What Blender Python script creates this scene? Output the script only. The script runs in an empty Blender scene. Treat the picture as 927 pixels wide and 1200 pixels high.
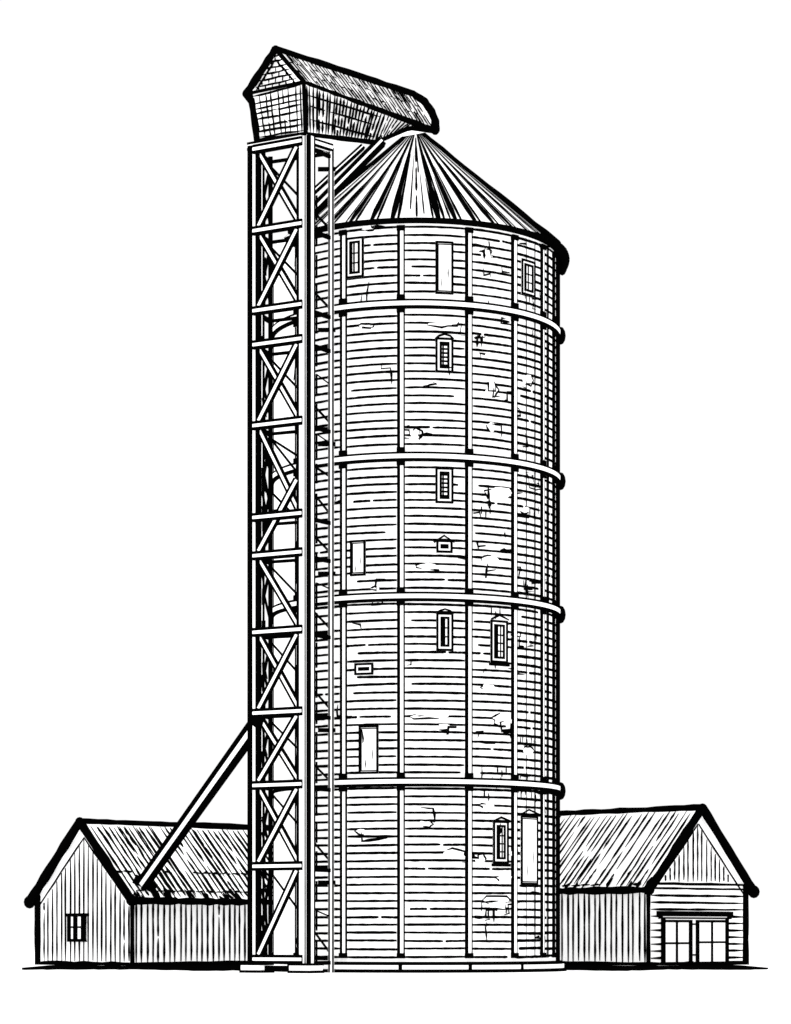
import bpy, math, random
from mathutils import Vector
random.seed(7)
V=Vector
F=3150.0; D=75.0; HOR=1095.0; H=1.015; CX=0.56; R=3.947
scene=bpy.context.scene
ZOOM=None

# ---------------------------------------------------------------- materials
def paint(name,col,emit,noise=0.0):
    m=bpy.data.materials.new(name); m.use_nodes=True
    nt=m.node_tree; b=nt.nodes['Principled BSDF']
    b.inputs['Roughness'].default_value=1.0
    b.inputs['Specular IOR Level'].default_value=0.0
    n=nt.nodes.new('ShaderNodeTexNoise'); n.inputs['Scale'].default_value=3.0
    r=nt.nodes.new('ShaderNodeValToRGB')
    r.color_ramp.elements[0].color=(col*(1-noise),)*3+(1,)
    r.color_ramp.elements[1].color=(col,)*3+(1,)
    nt.links.new(n.outputs['Fac'],r.inputs['Fac'])
    nt.links.new(r.outputs['Color'],b.inputs['Base Color'])
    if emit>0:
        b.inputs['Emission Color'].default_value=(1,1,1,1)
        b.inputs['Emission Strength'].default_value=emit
    return m
WHITE=paint('white_selflit_paint',0.8,0.6,0.02)  # white paint with added glow, so shaded faces stay paper white
BLACK=paint('black_ink_paint',0.001,0)
GROUNDM=paint('white_selflit_ground',0.8,0.6,0.01)  # same added glow lifts the shade on the ground and hides the horizon

# ---------------------------------------------------------------- helpers
def empty(name,loc=(0,0,0)):
    o=bpy.data.objects.new(name,None); bpy.context.collection.objects.link(o); return o
class Part:
    def __init__(s,parent,name,mat):
        s.v=[];s.f=[];s.parent=parent;s.name=name;s.mat=mat;ALL.append(s)
    def add(s,vs,fs):
        o=len(s.v); s.v+=[tuple(v) for v in vs]; s.f+=[tuple(i+o for i in f) for f in fs]
    def quad(s,*p): s.add(p,[tuple(range(len(p)))])
    def box8(s,a):
        s.add(a,[(0,3,2,1),(4,5,6,7),(0,1,5,4),(1,2,6,5),(2,3,7,6),(3,0,4,7)])
    def build(s):
        if not s.v: return
        me=bpy.data.meshes.new(s.name); me.from_pydata(s.v,[],s.f); me.materials.append(s.mat); me.update()
        o=bpy.data.objects.new(s.name,me); bpy.context.collection.objects.link(o)
        if s.parent: o.parent=s.parent
ALL=[]
def P(px,py,Y):
    d=Y+D; return V(((px-463.5)*d/F,Y,H+(HOR-py)*d/F))
def cyl(px,py,r=R):
    dx=(px-463.5)/F; a=dx*dx+1; b=-2*(dx*CX+D); c=CX*CX+D*D-r*r
    disc=max(b*b-4*a*c,0); t=(-b-math.sqrt(disc))/(2*a)
    return math.atan2(dx*t-CX, D-t), H+(HOR-py)/F*t
def cp(th,z,r): return V((CX+r*math.sin(th),-r*math.cos(th),z))
def cbox(part,th0,th1,z0,z1,r0,r1):
    n=max(1,int(abs(th1-th0)/math.radians(3))+1)
    vs=[];fs=[]
    for i in range(n+1):
        t=th0+(th1-th0)*i/n
        vs+=[cp(t,z0,r0),cp(t,z1,r0),cp(t,z1,r1),cp(t,z0,r1)]
    for i in range(n):
        k=4*i
        for j in range(4):
            fs.append((k+j,k+(j+1)%4,k+4+(j+1)%4,k+4+j))
    fs+=[(0,1,2,3),(4*n+3,4*n+2,4*n+1,4*n)]
    part.add(vs,fs)
def stroke(part,pts,nrm,w,taper=0.35,jit=0.18,wend=None):
    n=len(pts); vs=[];fs=[]
    for i,p in enumerate(pts):
        t=(pts[min(i+1,n-1)]-pts[max(i-1,0)]).normalized()
        nn=nrm[i] if isinstance(nrm,list) else nrm
        s=t.cross(nn).normalized()
        ww=w if wend is None else w+(wend-w)*i/(n-1)
        ww*=1+random.uniform(-jit,jit)
        if i in(0,n-1): ww*=taper
        vs+=[p+s*ww/2,p-s*ww/2]
    for i in range(n-1): fs.append((2*i,2*i+1,2*i+3,2*i+2))
    part.add(vs,fs)
def cstroke(part,pl,w,off=0.012,taper=0.4,jit=0.2):
    pts=[];nr=[]
    for (a,z) in pl:
        pts.append(cp(a,z,R+off)); nr.append(V((math.sin(a),-math.cos(a),0)))
    stroke(part,pts,nr,w,taper,jit)
def line3(a,b,n=6,wob=0.0):
    d=(b-a); out=[]
    for i in range(n+1):
        p=a+d*(i/n)
        if wob: p=p+V((random.uniform(-wob,wob),random.uniform(-wob,wob),random.uniform(-wob,wob)))
        out.append(p)
    return out
def frame(p0,p1,nref):
    t=(p1-p0).normalized(); s=t.cross(nref)
    if s.length<1e-4: s=t.cross(V((1,0,0)))
    s.normalize(); n=s.cross(t).normalized(); return t,s,n
def bar(part,p0,p1,w,d,nref=V((0,-1,0)),ext=0):
    t,s,n=frame(p0,p1,nref); a=p0-t*ext;b=p1+t*ext
    c=[(-w/2,-d/2),(w/2,-d/2),(w/2,d/2),(-w/2,d/2)]
    part.box8([a+s*x+n*y for x,y in c]+[b+s*x+n*y for x,y in c])
def ebar(pw,pb,p0,p1,w,d,e,nref=V((0,-1,0)),shift=0):
    t,s,n=frame(p0,p1,nref); p0=p0+n*shift;p1=p1+n*shift
    bar(pb,p0,p1,w,d,nref)
    bar(pw,p0,p1,w-2*e,d+0.012,nref,ext=-0.005)
    if d-2*e>0.02: bar(pw,p0,p1,w+0.012,d-2*e,nref,ext=-0.005)
def ball(part,c,rx,ry=None,rz=None):
    ry=ry or rx; rz=rz or rx; n=10;m=6;vs=[];fs=[]
    for j in range(m+1):
        ph=math.pi*j/m
        for i in range(n):
            a=2*math.pi*i/n
            vs.append(c+V((rx*math.sin(ph)*math.cos(a),ry*math.sin(ph)*math.sin(a),rz*math.cos(ph))))
    for j in range(m):
        for i in range(n):
            fs.append((j*n+i,j*n+(i+1)%n,(j+1)*n+(i+1)%n,(j+1)*n+i))
    part.add(vs,fs)
def tube(part,p0,p1,r,r1=None,wob=0.0,seg=1):
    r1=r1 or r
    t,s,n=frame(p0,p1,V((0.13,-1,0.07)))
    vs=[];fs=[];k=8
    for j in range(seg+1):
        q=j/seg; c=p0+(p1-p0)*q; rr=(r+(r1-r)*q)*(1+random.uniform(-wob,wob))
        for i in range(k):
            a=2*math.pi*i/k; vs.append(c+s*rr*math.cos(a)+n*rr*math.sin(a))
    for j in range(seg):
        for i in range(k): fs.append((j*k+i,j*k+(i+1)%k,(j+1)*k+(i+1)%k,(j+1)*k+i))
    part.add(vs,fs); ball(part,p0,r); ball(part,p1,r1)
def tubes(part,pts,r,wob=.12,seg=3):
    for a,b in zip(pts[:-1],pts[1:]): tube(part,a,b,r,wob=wob,seg=seg)
rad=math.radians

# ================================================================= SILO
silo=empty('grain_silo')
wall=Part(silo,'wall',WHITE); sid=Part(silo,'siding_gaps',BLACK)
ribB=Part(silo,'wall_posts',BLACK); ribW=Part(silo,'wall_post_faces',WHITE)
hoopB=Part(silo,'hoop_edges',BLACK); hoopW=Part(silo,'hoops',WHITE)
roofW=Part(silo,'cone_roof',WHITE); roofB=Part(silo,'roof_seams',BLACK)
ZE=19.9; ZA=23.47
NS=240
vs=[];fs=[]
for i in range(NS):
    a=2*math.pi*i/NS; vs+=[cp(a,0,R),cp(a,ZE,R)]
for i in range(NS):
    j=(i+1)%NS; fs.append((2*i,2*j,2*j+1,2*i+1))
wall.add(vs,fs)
ribpx=[403,470,549,602,635,648]
ribs=[cyl(x,700)[0] for x in ribpx]
extra=[rad(a) for a in (98,122,146,170,194,218,242,266)]
lft=rad(-54)
bays=[lft]+ribs+extra
hz=[H+(HOR-y)*(D-R)/F for y in (356,535,699,916)]
z=0.42
while z<19.75:
    if all(abs(z-h)>0.165 for h in hz):
        for a,b in zip(bays[:-1],bays[1:]):
            zz=z+random.uniform(-.014,.014)
            i0=(0.07+abs(random.gauss(0,.025)))/R; i1=(0.07+abs(random.gauss(0,.025)))/R
            if b>rad(42): i0=i1=0.03/R
            s0=a+i0; s1=b-i1
            if random.random()<.05: s0+=(b-a)*random.uniform(.05,.2)
            if random.random()<.05: s1-=(b-a)*random.uniform(.05,.2)
            segs=[(s0,s1)]
            if random.random()<.08:
                m=random.uniform(.25,.75); g=.012
                mm=s0+(s1-s0)*m; segs=[(s0,mm-g),(mm+g*.3,s1)]
            for q0,q1 in segs:
                if q1-q0<.02: continue
                n=12; sl=random.uniform(-.012,.012)
                wd=random.uniform(.062,.074) if b<rad(42) else random.uniform(.066,.084)
                cstroke(sid,[(q0+(q1-q0)*i/n,zz+sl*(i/n-.5)+random.uniform(-.003,.003)) for i in range(n+1)],wd,off=.022,taper=.7,jit=.12)
    z+=0.212
zs=[0.28]+hz+[ZE-.05]
for a in bays:
    for z0,z1 in zip(zs[:-1],zs[1:]):
        za=z0+.12; zb=z1-.12
        w=.205 if a<rad(50) else .19
        cbox(ribB,a-w/2/R,a+w/2/R,za,zb,R-.01,R+.045)
        if a<rad(70):
            ww=.08 if a<rad(50) else .045
            cbox(ribW,a-ww/2/R+.006,a+ww/2/R+.006,za+.1,zb-.1,R,R+.052)
        for zz in (za+.05,zb-.05):
            cbox(ribB,a-.085/R-.006,a+.085/R+.006,zz-.07,zz+.07,R,R+.09)
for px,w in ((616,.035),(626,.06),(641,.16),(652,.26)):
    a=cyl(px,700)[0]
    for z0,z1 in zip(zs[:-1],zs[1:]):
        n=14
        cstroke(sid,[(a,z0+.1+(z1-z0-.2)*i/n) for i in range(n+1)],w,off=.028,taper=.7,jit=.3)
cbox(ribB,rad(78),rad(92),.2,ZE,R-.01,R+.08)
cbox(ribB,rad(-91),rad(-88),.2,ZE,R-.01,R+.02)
for h in hz:
    cbox(hoopB,0,2*math.pi,h-.13,h+.12,R-.02,R+.09)
    cbox(hoopW,0,2*math.pi,h-.05,h+.06,R,R+.10)
    c=cp(rad(84),h-.06,R+.10); ball(hoopB,c,.14,.2,.25)
RE=R+.16
n=NS; vs=[V((CX,0,ZA))]+[cp(2*math.pi*i/n,ZE-.02,RE) for i in range(n)]
roofW.add(vs,[(0,1+i,1+(i+1)%n) for i in range(n)]+[tuple(range(n,0,-1))])
cbox(roofB,rad(-60),rad(262),ZE-.09,ZE+.02,R-.02,RE+.03)
def conept(a,q,off=.02):
    r=RE*q; z=ZA+(ZE-.02-ZA)*q; s=math.atan2(ZA-ZE,RE)
    nn=V((math.sin(a)*math.sin(s),-math.cos(a)*math.sin(s),math.cos(s)))
    return cp(a,z,r)+nn*off, nn
def seam(a,q0,q1,w0,w1,da=0):
    pts=[];nr=[]
    for i in range(9):
        q=q0+(q1-q0)*i/8; p,nn=conept(a+da*i/8,q); pts.append(p);nr.append(nn)
    stroke(roofB,pts,nr,w0,.6,.12,wend=w1)
px_seam=[350,366,388,413,437,460,511,530,552,573,594,612,627,638]
for x in px_seam:
    s=(x-487)/172.0; a=math.asin(max(-.99,min(.99,s)))
    seam(a,.05,1.0,.055,.19)
    seam(a+.038,random.uniform(.25,.45),1.0,.02,.10)
    if random.random()<.8: seam(a-.034,random.uniform(.4,.65),.99,.02,.07)
for q0,q1 in((.1,.38),(.44,.7),(.75,.98)):
    seam(.0,q0,q1,.04,.07)
seam(-.045,.3,.9,.02,.05); seam(.05,.5,.95,.02,.05); seam(.03,.2,.5,.02,.05)
for d in range(54,86,3): seam(rad(d),.45 if d%2 else .2,1,.03,.13)
for d in range(90,300,12): seam(rad(d),.04,1,.05,.1)
p0,_=conept(rad(69),.02,.02); p1,_=conept(rad(69),1.0,.0); tube(roofB,p0,p1,.09,.15,wob=.15,seg=12)
for k in range(52,96,3):
    rr=.07+.10*min(1,(k-50)/25)
    ball(roofB,cp(rad(k),ZE-.04-.003*(k-60),RE+.02),rr,rr,rr)
ball(roofB,cp(rad(88),ZE-.22,RE-.02),.15,.18,.32)
ball(roofB,V((CX,0,ZA-.03)),.14)
p0,_=conept(rad(-64),.03,.02); p1,_=conept(rad(-64),.92,.02); tube(roofB,p0,p1,.07,.1,wob=.15,seg=8)

winW=Part(silo,'window_panels',WHITE); winB=Part(silo,'window_frames',BLACK)
def fr(a0,a1,z0,z1,w,r0,r1,part):
    wa=w/R
    cbox(part,a0,a1,z1-w,z1,r0,r1); cbox(part,a0,a1,z0,z0+w,r0,r1)
    cbox(part,a0,a0+wa,z0+w,z1-w,r0,r1); cbox(part,a1-wa,a1,z0+w,z1-w,r0,r1)
def window(x0,y0,x1,y1,kind):
    a0,_=cyl(x0,(y0+y1)/2); a1,_=cyl(x1,(y0+y1)/2); _,z1=cyl((x0+x1)/2,y0); _,z0=cyl((x0+x1)/2,y1)
    cbox(winW,a0,a1,z0,z1,R-.01,R+.035)
    fr(a0,a1,z0,z1,.06,R,R+.055,winB)
    ia=.11/R
    if kind=='panel':
        fr(a0+.06/R,a1-.03/R,z0+.07,z1-.07,.03,R,R+.042,winB)
        a=a0+(a1-a0)*.35; cstroke(winB,[(a,z0+(z1-z0)*t) for t in(.12,.2,.3)],.03,off=.045)
        a=a0+(a1-a0)*.7; cstroke(winB,[(a,z0+(z1-z0)*t) for t in(.3,.4,.5)],.03,off=.045)
        return
    fr(a0+ia,a1-ia,z0+.11,z1-.11,.06,R,R+.06,winB)
    b0=a0+ia+.04/R; b1=a1-ia-.04/R; zz0=z0+.14; zz1=z1-.14
    if kind=='pane':
        m=b0+(b1-b0)*.42; cbox(winB,m-.025/R,m+.025/R,zz0,zz1,R,R+.045)
        for t in(.32,.64): 
            zc=zz0+(zz1-zz0)*t; cbox(winB,b0,b1,zc-.02,zc+.02,R,R+.042)
        cbox(winB,b0,b0+.05/R,zz0,zz1,R,R+.046)
    if kind=='dark':
        cbox(winB,b0,b0+(b1-b0)*.35,zz0,zz1,R,R+.046)
        m=b0+(b1-b0)*.66; cbox(winB,m-.02/R,m+.02/R,zz0,zz1,R,R+.045)
        for t in(.2,.45,.7):
            zc=zz0+(zz1-zz0)*t; cbox(winB,b0,b1,zc-.02,zc+.02,R,R+.042)
        cbox(winB,a0-.03/R,a1+.03/R,z0-.08,z0,R,R+.09)
    if kind=='louvre':
        k=max(2,int((zz1-zz0)/.105))
        for i in range(k):
            zc=zz0+(zz1-zz0)*(i+.5)/k; cbox(winB,b0,b1,zc-.026,zc+.026,R,R+.05)
        m=b0+(b1-b0)*.3; cbox(winB,m-.02/R,m+.02/R,zz0,zz1,R,R+.052)
def cap(x0,x1,y):
    xm=(x0+x1)/2; pl=[]
    for x,yy in((x0,y+2),(x0+4,y-2),(xm,y-4),(x1-4,y-2),(x1,y+2)): pl.append(cyl(x,yy))
    cstroke(winB,pl,.06,off=.06,taper=1)
window(406,278,427,326,'pane'); window(510,283,531,345,'panel'); window(610,305,626,347,'pane')
window(510,396,531,437,'louvre'); cap(510,531,396); window(510,548,531,590,'louvre')
window(511,633,530,648,'louvre'); window(411,633,429,675,'panel'); window(511,718,531,763,'pane'); cap(511,531,718)
window(574,727,594,777,'dark'); window(416,777,438,791,'louvre'); window(421,850,444,907,'panel')
window(577,962,595,1012,'dark'); window(609,956,629,1037,'panel')
for pl in ([(508,636),(520,628),(532,636)],[(574,726),(584,721),(595,727)],[(606,956),(618,949),(631,955)],[(577,962),(586,958),(596,962)]):
    cstroke(winB,[cyl(*q) for q in pl],.06,off=.06,taper=.8)
pat=Part(silo,'bare_patches',WHITE); crk=Part(silo,'cracks',BLACK)
def patch(cx_,cy_,w,h):
    n=11; pl=[]
    for i in range(n):
        a=2*math.pi*i/n; k=random.uniform(.6,1.15)
        pl.append(cyl(cx_+w/2*math.cos(a)*k,cy_+h/2*math.sin(a)*k))
    c=cyl(cx_,cy_)
    vs=[cp(c[0],c[1],R+.03)]+[cp(a,z,R+.03) for a,z in pl]
    pat.add(vs,[(0,1+i,1+(i+1)%n) for i in range(n)])
    s=random.randrange(n); m=random.randint(4,8)
    cstroke(crk,[pl[(s+i)%n] for i in range(m)],.055,off=.036)
for q in ((582,578,30,18),(532,1001,34,14),(500,966,18,9),(570,298,14,12),(575,457,16,22),(500,664,24,9),(585,1058,42,18),(588,843,30,14),(520,380,36,8),(488,510,16,16),(430,383,18,8),(424,975,16,7),(604,745,14,8),(562,1006,16,12),(614,598,12,8),(520,852,16,8),(505,838,60,12),(432,268,14,7),(600,1000,10,9),(572,656,22,14),(618,446,14,14),(497,450,26,7),(440,690,14,6),(590,1030,20,10),(575,500,12,14),(570,945,18,8),(618,880,12,12),(570,805,16,8)): patch(*q)
def crack(x,y,s=12):
    pl=[(x,y)]
    for i in range(random.randint(2,5)):
        if i%2==random.randint(0,1): x+=random.uniform(.3,1)*s*random.choice((-1,1,1)); y+=random.uniform(-2,2)
        else: y+=random.uniform(.4,1)*s*random.choice((1,1,-1)); x+=random.uniform(-2,2)
        pl.append((x,y))
    cstroke(crk,[cyl(*p) for p in pl],random.uniform(.05,.08),off=.04,taper=.3,jit=.35)
for q in ((435,266),(425,345),(565,283),(575,303),(529,381),(527,441),(562,396),(580,452),(588,470),(492,505),(480,514),(490,510),(575,497),(573,590),(618,600),(585,645),(571,660),(508,667),(430,690),(540,655),(424,738),(601,745),(482,772),(530,852),(590,845),(617,855),(397,825),(424,975),(500,962),(545,1000),(595,1055),(570,1080),(615,445),(612,530),(570,1075),(448,425),(438,700),(610,440),(395,580),(560,1000),(600,1010),(425,855),(618,560),(560,640),(486,500),(578,455),(435,380),(612,680),(560,870),(565,1060),(578,1066),(590,1072)): crack(*q)
for i in range(50): crack(random.uniform(556,640),random.uniform(280,1100),9)
for i in range(16):   # rows of short broken clapboards showing as small bricks
    x=random.uniform(558,628); y=random.uniform(290,1090)
    for j in range(random.randint(2,4)):
        xx=x+j*5; cstroke(crk,[cyl(xx,y+(j%2)*4),cyl(xx,y+5+(j%2)*4),cyl(xx,y+9+(j%2)*4)],.05,off=.04,taper=.6)
padW=Part(silo,'concrete_base',WHITE); padB=Part(silo,'concrete_base_edges',BLACK)
cbox(padW,0,2*math.pi,.09,.20,0.5,R+.19)
cbox(padB,0,2*math.pi,.0,.09,.5,R+.26)
cbox(padB,0,2*math.pi,.20,.29,.5,R+.15)
for px in (345,470,548,606): 
    a=cyl(px,1130)[0]; cbox(padB,a-.012,a+.012,.05,.24,R,R+.2)

# ================================================================= ELEVATOR TOWER
tw=empty('bucket_elevator_tower')
tW=Part(tw,'frame_faces',WHITE); tB=Part(tw,'frame_edges',BLACK)
LF=P(301,600,-3.8); RF=P(358.5,600,-4.6); RR=P(388,600,-3.6); LR=P(317,600,-2.8)
def at(p,z): return V((p.x,p.y,z))
ztop=H+(HOR-166)*(70.8)/F
fn=(RF-LF); fn.z=0; fn=V((fn.y,-fn.x,0)).normalized()
hd=(RF-LF); hd.z=0; hd.normalize()
ebar(tW,tB,at(LF,0),at(LF,ztop),.32,.27,.12,fn)
bar(tB,at(LF,0)-hd*.16,at(LF,ztop)-hd*.16,.09,.29,fn)
ebar(tW,tB,at(RF,0),at(RF,ztop),.40,.30,.09,fn)
bar(tB,at(RF,0.1)+fn*.155+hd*.08,at(RF,ztop)+fn*.155+hd*.08,.035,.03,fn)
ebar(tW,tB,at(RR,0),at(RR,ztop),.15,.15,.05,V((0,-1,0)))
bar(tB,at(LR,0),at(LR,ztop),.12,.12)
def lz(y): return H+(HOR-y)*70.8/F
lv=[172,268,362,402,497,605,650,740,835,920,1015,1124]
for i,y in enumerate(lv):
    z=lz(y); w=.24
    ebar(tW,tB,at(LF,z),at(RF,z),w,.1,.08,fn,shift=.16)
    bar(tB,at(RF,z-.1),at(RR,z-.1),.10,.08,V((0,-1,0)))
    bar(tB,at(LR,z),at(RR,z),.08,.07); bar(tB,at(LF,z-.02),at(LR,z-.02),.11,.09)
    if i%2==0:
        e=at(RR,z-.42); bar(tB,e-V((.35,0,0)),e+V((.12,0,0)),.11,.06)
segs=[(172,268,'X'),(268,362,'X'),(402,497,'X'),(497,605,'L'),(560,650,'R'),(650,740,'L'),(740,835,'X'),(835,920,'X'),(920,1015,'X'),(1015,1124,'R'),(497,560,'b'),(1015,1124,'b')]
A0=LF+hd*.15; B0=RF-hd*.19
for y0,y1,k in segs:
    z1=lz(y0)-.12; z0=lz(y1)+.12
    if k in 'XL': ebar(tW,tB,at(A0,z1),at(B0,z0),.20,.06,.066,fn,shift=.06)
    if k in 'XR': ebar(tW,tB,at(B0,z1),at(A0,z0),.23,.06,.075,fn,shift=.13)
    bar(tB,at(LR,z1),at(RR,z0),.06,.05)
    bar(tB,at(LF,z0),at(LR,z1),.08,.06); bar(tB,at(LF,z1-.1),at(LR,z0+.3),.07,.05)
    for zz in (z0,z1):
        for q,sg in ((A0,1),(B0,-1)):
            c=at(q,zz)+hd*.03*sg; bar(tB,c-V((0,0,.2)),c+V((0,0,.2)),.18,.03,fn)
for i in range(46):
    z=random.uniform(.6,20.2); q=LF+hd*random.uniform(.14,.26)
    tube(tB,at(q,z),at(q+hd*random.uniform(-.05,.14),z-random.uniform(.2,.8)),.04,.015)
for i in range(20):
    z=random.uniform(.6,20.2); q=RF-hd*random.uniform(.22,.3)
    tube(tB,at(q,z),at(q-hd*random.uniform(-.02,.1),z-random.uniform(.2,.7)),.035,.015)
bar(tB,P(292,606,-3.8),P(306,604,-3.8),.1,.08)
bar(tB,P(320,600,-3.4),P(336,598,-3.4),.12,.08)
lad=Part(tw,'service_pipes',BLACK)
l0=P(371,600,-3.75)
for i in range(26):
    z=20.6-i*.79
    bar(lad,at(l0,z),at(l0,z-random.uniform(.45,.74)),.055,.05)
    if random.random()<.15: tube(lad,at(l0,z),at(RR,z-random.uniform(.1,.4)),.02)
ebar(tW,tB,at(LF,ztop)-hd*.25,at(RF,ztop)+hd*.1,.22,.2,.07,fn)
ebar(tW,tB,at(RF,ztop)-hd*.2,at(RR,ztop),.2,.17,.06,V((0,-1,0)))
for q,w in ((LF,.62),(RF,.66)):
    bar(tW,at(q,0.02),at(q,.2),w,.6,fn); bar(tB,at(q,-.02),at(q,.07),w+.06,.66,fn); bar(tB,at(q,.2),at(q,.26),w+.05,.64,fn)
bar(tB,at(LF,.12),at(RF,.12),.14,.2,fn)
S0=P(303,845,-3.9)
ebar(tW,tB,P(447,166,-2.6),P(366,248,-3.55),.28,.2,.11)
ebar(tW,tB,P(425,172,-2.9),P(366,226,-3.7),.15,.13,.06)

# head house
hW=Part(tw,'head_house_walls',WHITE); hB=Part(tw,'head_house_boards',BLACK); hR=Part(tw,'head_house_roof',WHITE)
A=P(323,58,-4.0);Bq=P(289,110,-3.3);C=P(356,96,-4.7);Dq=P(302,165,-3.3);E=P(358,157,-4.7)
A2=P(484,111,-.4);C2=P(510,153,-1.0);G=Bq+(C2-C)
H1=P(497,119,-.5);H2=P(505,130,-.65);H3=P(510,142,-.8)
B1=P(294,112,-3.28)
M1=P(440,167,-2.6);M2=P(480,150,-1.6)
hW.quad(A-V((0,-.02,.03)),B1,C,E,Dq)
hW.quad(C,E,M1,M2,C2)
hR.quad(A,A2,C2,C); hR.quad(A,Bq,G,A2); hW.quad(A2,C2,G); hR.quad(A2,H1,H2,H3,C2)
MM1=M1+(Dq-E)*.95; MM2=M2+(Dq-E)*.9
hW.quad(B1,Dq,MM1,MM2,G); hW.quad(Dq,E,M1,MM1); hW.quad(MM1,M1,M2,MM2)
def nrmc(a,b,c):
    n=(b-a).cross(c-a).normalized()
    return n if n.dot(V((0,-D,H))-a)>0 else -n
def hatch(part,a,b,c,d,n,w,off=.02,brk=.3,jit=.25,inset=.03,skip=0.0,wob=0.006,rng=(0,1)):
    nn=nrmc(a,b,c)
    for i in range(n):
        if random.random()<skip: continue
        s=rng[0]+(rng[1]-rng[0])*(i+.5+random.uniform(-.2,.2))/n
        p=a.lerp(b,s)+nn*off; q=d.lerp(c,s)+nn*off
        t0=inset+random.uniform(0,.05); t1=1-inset-random.uniform(0,.05)
        segs=[(t0,t1)]
        if random.random()<brk:
            m=random.uniform(.2,.8); segs=[(t0,m-.03),(m+.02,t1)]
        for u,v in segs:
            if v-u<.05: continue
            stroke(part,line3(p.lerp(q,u),p.lerp(q,v),6,wob),nn,w,.3,jit)
hatch(hB,C,C2,A2,A,34,.08,brk=.6)
hatch(hB,C.lerp(A,.04),C2.lerp(A2,.04),C2.lerp(A2,.45),C.lerp(A,.45),34,.075,off=.024,skip=.4)
hatch(hB,C.lerp(A,.6),C2.lerp(A2,.6),A2,A,30,.075,off=.026,skip=.55)
for t in (.33,.62):
    a=C.lerp(A,t); b=C2.lerp(A2,t); nn=nrmc(C,C2,A2); k=16
    for i in range(k):
        if random.random()<.75: stroke(hB,line3(a.lerp(b,i/k)+nn*.03,a.lerp(b,(i+.8)/k)+nn*.03,3,.01),nn,.06,.4,.3)
hatch(hB,C,C.lerp(C2,.62),M1,E,24,.08,brk=.3,inset=.01)
hatch(hB,C.lerp(C2,.62),C2,M2,M1,14,.06,brk=.2,inset=.01)
hatch(hB,C.lerp(E,.1),C.lerp(E,.8),M1,C.lerp(C2,.6),3,.06,brk=.5,off=.025)
hatch(hB,B1,C,E,Dq,9,.06,brk=.1,inset=.0,wob=.01)
hatch(hB,B1,Dq,E,C,8,.06,brk=.1,inset=.0,wob=.01)
for i in range(6):
    t=(i+1.2)/7; a=A.lerp(Bq,t);b=A.lerp(C,t); nn=nrmc(A,Bq,C)
    a=a.lerp(b,.12);b=b.lerp(a,.08)
    stroke(hB,line3(a+nn*.02,b+nn*.02,5,.01),nn,.06,.4,.3)
    k=int(1+i*1.1)
    for j in range(k):
        s=(j+.5)/k; p=a.lerp(b,s); stroke(hB,line3(p+nn*.02,p+nn*.02-V((0,0,.13)),3,.01),nn,.05,.4,.3)
dn=V((0,-.03,0))
tube(hB,A+dn,Bq+dn,.10,.11,wob=.15,seg=8); tube(hB,A+dn,C+dn,.065,.065,wob=.1,seg=6); tube(hB,A,A2,.11,.12,wob=.12,seg=14)
tubes(hB,[A2,H1,H2,H3,C2],.12); tube(hB,C,C2,.05,.08,wob=.3,seg=22)
tube(hB,Bq,B1.lerp(Dq,.15),.12,.09); tube(hB,B1,Dq,.09,.10,wob=.1,seg=6); tube(hB,Dq,E,.06,.06); tube(hB,E,M1,.06,.07,wob=.2,seg=8); tube(hB,M1,M2,.06,.06); tube(hB,M2,C2,.06,.09)
tube(hB,C,E,.055,.055); tube(hB,Bq,C+V((0,-.02,0)),.045,.045); tube(hB,A2,G,.08); tube(hB,Bq,G,.06)
inA=A.lerp((Bq+C)/2,.28); stroke(hB,line3(inA+dn*2,Bq.lerp(C,.16)+dn*2,5,.01),V((0,-1,0)),.06); stroke(hB,line3(inA+dn*2,Bq.lerp(C,.86)+dn*2,5,.01),V((0,-1,0)),.06)

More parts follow.
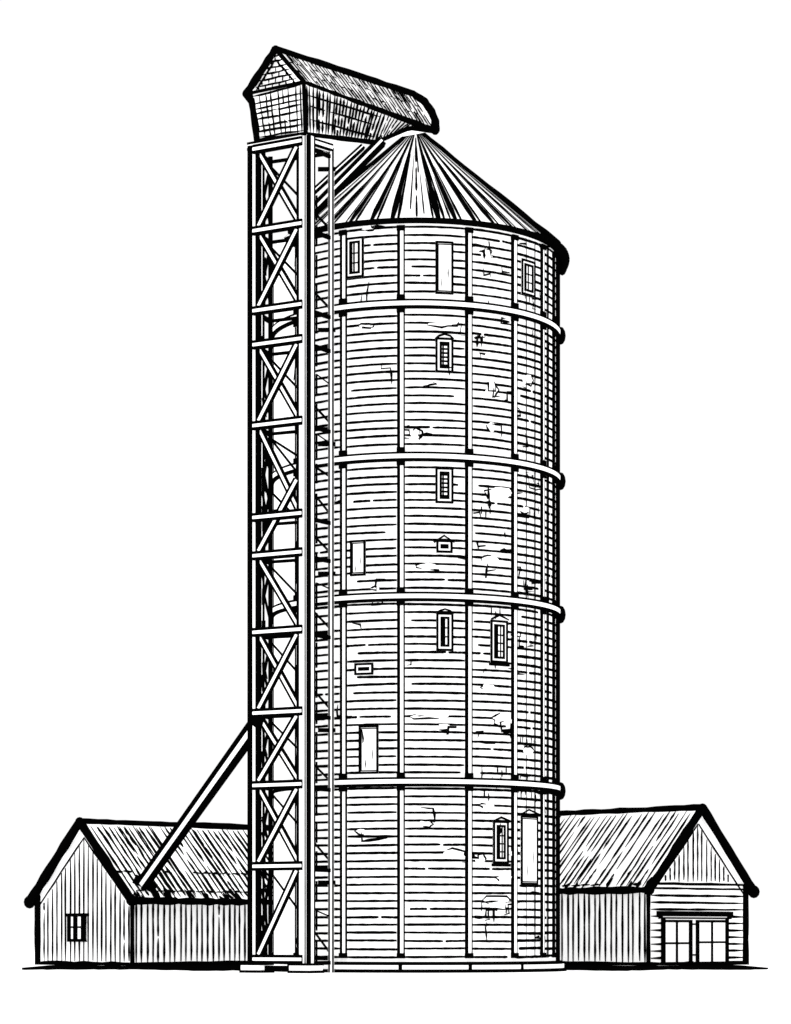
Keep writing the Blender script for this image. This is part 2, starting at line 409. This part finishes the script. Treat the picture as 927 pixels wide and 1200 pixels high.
# ================================================================= BARNS
def barn(name,C0,g,l,w,L,ze,zp,right=False):
    root=empty(name)
    W=Part(root,'walls',WHITE);RW=Part(root,'roof',WHITE);K=Part(root,'trim_and_outline',BLACK);S=Part(root,'wall_board_gaps',BLACK);T=Part(root,'roof_board_gaps',BLACK)
    up=V((0,0,1)); c0=V((C0[0],C0[1],0)); g=V(g).normalized(); l=V(l).normalized()
    c1=c0+g*w; c2=c1+l*L; c3=c0+l*L; m0=c0+g*w/2; m1=m0+l*L
    for a,b in((c0,c3),(c1,c2)): W.quad(a,b,b+up*ze,a+up*ze)
    W.quad(c0,c1,c1+up*ze,m0+up*zp,c0+up*ze); W.quad(c3,c2,c2+up*ze,m1+up*zp,c3+up*ze)
    ng=-l; ns=-g
    oh=.22; sl=(zp-ze)/(w/2); og=.2
    def rf(u,s,dz=0):
        z=zp-abs(u-w/2)*sl+.06+dz
        return c0+g*u+l*s+up*z
    Ls=L+og
    e0=rf(-oh,-og);e1=rf(-oh,Ls);r0=rf(w/2,-og);r1=rf(w/2,Ls);f0=rf(w+oh,-og);f1=rf(w+oh,Ls)
    RW.quad(e0,e1,r1,r0); RW.quad(f0,f1,r1,r0)
    n=int(Ls/.22)
    ww=.115 if not right else .095
    hatch(T,e0,e1,r1,r0,n,ww,brk=.5,jit=.4,inset=.02,skip=.02)
    hatch(T,e0.lerp(r0,.05),e1.lerp(r1,.05),e1.lerp(r1,.42),e0.lerp(r0,.42),n,.08,off=.025,skip=.4 if not right else .65)
    hatch(T,e0.lerp(r0,.55),e1.lerp(r1,.55),e1.lerp(r1,.97),e0.lerp(r0,.97),n,.08,off=.027,skip=.5 if not right else .75)
    hatch(T,f0,f1,r1,r0,n,.06,brk=.4)
    nn=nrmc(e0,e1,r1)
    for t in((.12,.36) if not right else (.06,)):
        k=20
        for i in range(k):
            if random.random()<.8:
                a=e0.lerp(r0,t).lerp(e1.lerp(r1,t),i/k); b=e0.lerp(r0,t).lerp(e1.lerp(r1,t),(i+.9)/k)
                stroke(T,line3(a+nn*.03,b+nn*.03,3,.02),nn,.10,.4,.45)
    for i in range(46 if not right else 20):
        t=random.uniform(0,1); q=e0.lerp(e1,t); q2=r0.lerp(r1,t)
        stroke(T,line3(q+nn*.035,q.lerp(q2,random.uniform(.05,.16))+nn*.035,3,.02),nn,.14,.3,.4)
    tube(K,e0,r0,.13,.15,wob=.15,seg=10); tube(K,f0,r0,.16,.15,wob=.12,seg=10); tube(K,r0,r1,.12,.12,wob=.2,seg=22)
    tube(K,e0,e1,.115,.115,wob=.25,seg=26); tube(K,f0,f1,.1); tube(K,e1,r1,.09);tube(K,f1,r1,.09)
    ball(K,f0,.2,.2,.22); ball(K,e0,.19,.19,.18)
    for u0,u1 in((0.12,w/2),(w-.12,w/2)):
        a=c0+g*u0+up*(zp-abs(u0-w/2)*sl-.36)+ng*.03; b=c0+g*u1+up*(zp-.46)+ng*.03
        stroke(K,line3(a,b,6,.008),ng,.075,.8,.2)
    for c,tt in((c0,.07),(c1,.13),(c3,.06),(c2,.08)): tube(K,c,c+up*ze,tt,tt,wob=.1,seg=6)
    stroke(K,line3(c0+ng*.03+up*.06,c1+ng*.03+up*.06,10,.01),ng,.14,.9,.3); stroke(K,line3(c0+ns*.03+up*.06,c3+ns*.03+up*.06,10,.01),ns,.14,.9,.3)
    def vlines(o,d,nrm,length,zf,zb,sp,wd):
        u=.14
        while u<length-.1:
            uu=u+random.uniform(-.025,.025); t=zf(uu)-random.uniform(0.02,.12); b=zb+random.uniform(0,.08)
            if t-b>.1:
                p=o+d*uu+nrm*.02
                if random.random()<.12 and t-b>.8:
                    m=random.uniform(b+.3,t-.3); stroke(S,line3(p+up*b,p+up*(m-.03),4,.004),nrm,wd,.35,.25); b=m+.03
                stroke(S,line3(p+up*b,p+up*t,6,.004),nrm,wd,.5,.25)
            u+=sp
    vlines(c0,l,ns,L,lambda u:ze-.02,.08,.235,.092)
    vlines(c1,l,g,L,lambda u:ze-.02,.08,.27,.06); vlines(c3,g,l,w,lambda u:ze,.08,.27,.06)
    gz=lambda u: zp-abs(u-w/2)*sl-.42
    if not right:
        vlines(c0,g,ng,w,gz,.08,.235,.092)
    else:
        vlines(c0,g,ng,w,gz,ze+.12,.235,.09)
        stroke(K,line3(c0+ng*.03+up*(ze+.06),c1+ng*.03+up*(ze+.06),8,.01),ng,.09,.9); stroke(K,line3(c0+ng*.03+up*(ze-.09),c1+ng*.03+up*(ze-.09),8,.01),ng,.07,.9)
        z=.25
        while z<ze-.15:
            p=c0+g*.1+ng*.02+up*z; q=c1-g*.12+ng*.02+up*(z+random.uniform(-.01,.01))
            stroke(S,line3(p,q,10,.004),ng,.08,.4,.25); z+=.225
    def pb(part,u0,u1,z0,z1,n0,n1):
        a=[c0+g*u0+up*z0,c0+g*u1+up*z0,c0+g*u1+up*z1,c0+g*u0+up*z1]
        part.box8([q+ng*n0 for q in a]+[q+ng*n1 for q in a])
    return root,pb,c0,g,l,ng
t=3.48; wL=t/.7071
rootL,pbL,c0,g,l,ng=barn('wooden_barn',(-8.46,11.4),(-1,1,0),(1,1,0),wL,8.1,2.25,4.65)
wW=Part(rootL,'window_panes',WHITE); wB=Part(rootL,'window_frame',BLACK)
def uu(px): return (155-px)/110*wL
def zz(py,d=88.5): return H+(HOR-py)*d/F
u0,u1=uu(103),uu(81); z0,z1=zz(1102),zz(1071)
pbL(wW,u0,u1,z0,z1,0,.03)
for a,b,c,d in((u0-.12,u1+.12,z1-.09,z1+.02),(u0,u1,z0-.05,z0+.05),(u0,u0+.26,z0,z1),(u1-.18,u1,z0,z1),((u0+u1)/2-.04,(u0+u1)/2+.04,z0,z1),(u0,u1,(z0+z1)/2-.03,(z0+z1)/2+.03),(u1-.42,u1-.32,z0,z1)):
    pbL(wB,a,b,c,d,.0,.06)
t=3.57; wR=t/.7071
rootR,pbR,c0,g,l,ng=barn('wooden_barn',(8.13,11.4),(1,1,0),(-1,1,0),wR,8.3,2.6,5.1,right=True)
dW=Part(rootR,'double_doors',WHITE); dB=Part(rootR,'door_frames',BLACK)
def uu(px): return (px-760)/113*wR
X=lambda a,b,c,d,n=.06:pbR(dB,uu(a),uu(b),zz(d,88),zz(c,88),0,n)
pbR(dW,uu(776),uu(850),.03,zz(1074,88),0,.035)
X(769,855,1068,1074,.14); X(771,855,1075,1077,.07)
X(774,778,1076,1131); X(848,852,1076,1131); X(805,809,1078,1131); X(813,817,1078,1131)
X(778,806,1078,1081);X(816,848,1078,1081);X(778,850,1127,1131)
X(790,792.5,1080,1128,.05);X(831,833.5,1080,1128,.05);X(778,806,1104,1106.5,.045);X(816,848,1103,1105.5,.045)
X(806,816,1082,1084,.07);X(806,816,1118,1120,.07)
sW=Part(tw,'grain_spout',WHITE); sB=Part(tw,'grain_spout_edges',BLACK)
S1=P(167,1036,11.2)
ebar(sW,sB,S0,S1,.40,.3,.14)
bar(sB,P(158,1030,11.0),P(182,1041,11.2),.3,.3)
ball(sB,S0,.2)

# ================================================================= GROUND
gd=Part(None,'ground',GROUNDM); gd.quad(V((-2500,-200,0)),V((2500,-200,0)),V((2500,4000,0)),V((-2500,4000,0)))
gstrip=Part(None,'dark_ground_strip',BLACK)  # flat black strip drawing the ground line, ragged along its near edge
vs=[];fs=[];k=110
x0=P(37,1132,9).x; x1=P(889,1132,9).x
for i in range(k+1):
    q=i/k; x=x0+(x1-x0)*q; s=min(1,q*30,(1-q)*30)
    near=6.5-4.6*s+random.uniform(-.6,.6)*s-(3.2*max(0,1-abs(q-.27)/.09)) -(3.0*max(0,1-abs(q-.77)/.08)); far=13.2+4.5*s
    vs+=[V((x,near,.004)),V((x,far,.004))]
for i in range(k): fs.append((2*i,2*i+2,2*i+3,2*i+1))
gstrip.add(vs,fs)
for p in ALL: p.build()

# ================================================================= LIGHT / CAMERA
w=bpy.data.worlds.new('World'); scene.world=w; w.use_nodes=True
bg=w.node_tree.nodes['Background']; bg.inputs['Color'].default_value=(1,1,1,1); bg.inputs['Strength'].default_value=1.02
sd=bpy.data.lights.new('sun','SUN'); sd.energy=1.0; sd.angle=rad(12); sd.color=(1,.99,.97)
so=bpy.data.objects.new('sun',sd); bpy.context.collection.objects.link(so); so.rotation_euler=(rad(50),0,rad(-20))
cam=bpy.data.cameras.new('camera'); co=bpy.data.objects.new('camera',cam); bpy.context.collection.objects.link(co)
co.location=(0,-D,H); co.rotation_euler=(rad(90),0,0)
cam.sensor_fit='HORIZONTAL'; cam.sensor_width=36; cam.clip_end=8000; cam.clip_start=1
if ZOOM:
    zx,zy,zf=ZOOM
    cam.lens=36*F/927*zf; cam.shift_y=(HOR-zy)/927*zf; cam.shift_x=(zx-463.5)/927*zf
else:
    cam.lens=36*F/927; cam.shift_y=(HOR-600)/927
scene.camera=co
scene.view_settings.view_transform='Standard'; scene.view_settings.look='None'; scene.view_settings.exposure=0
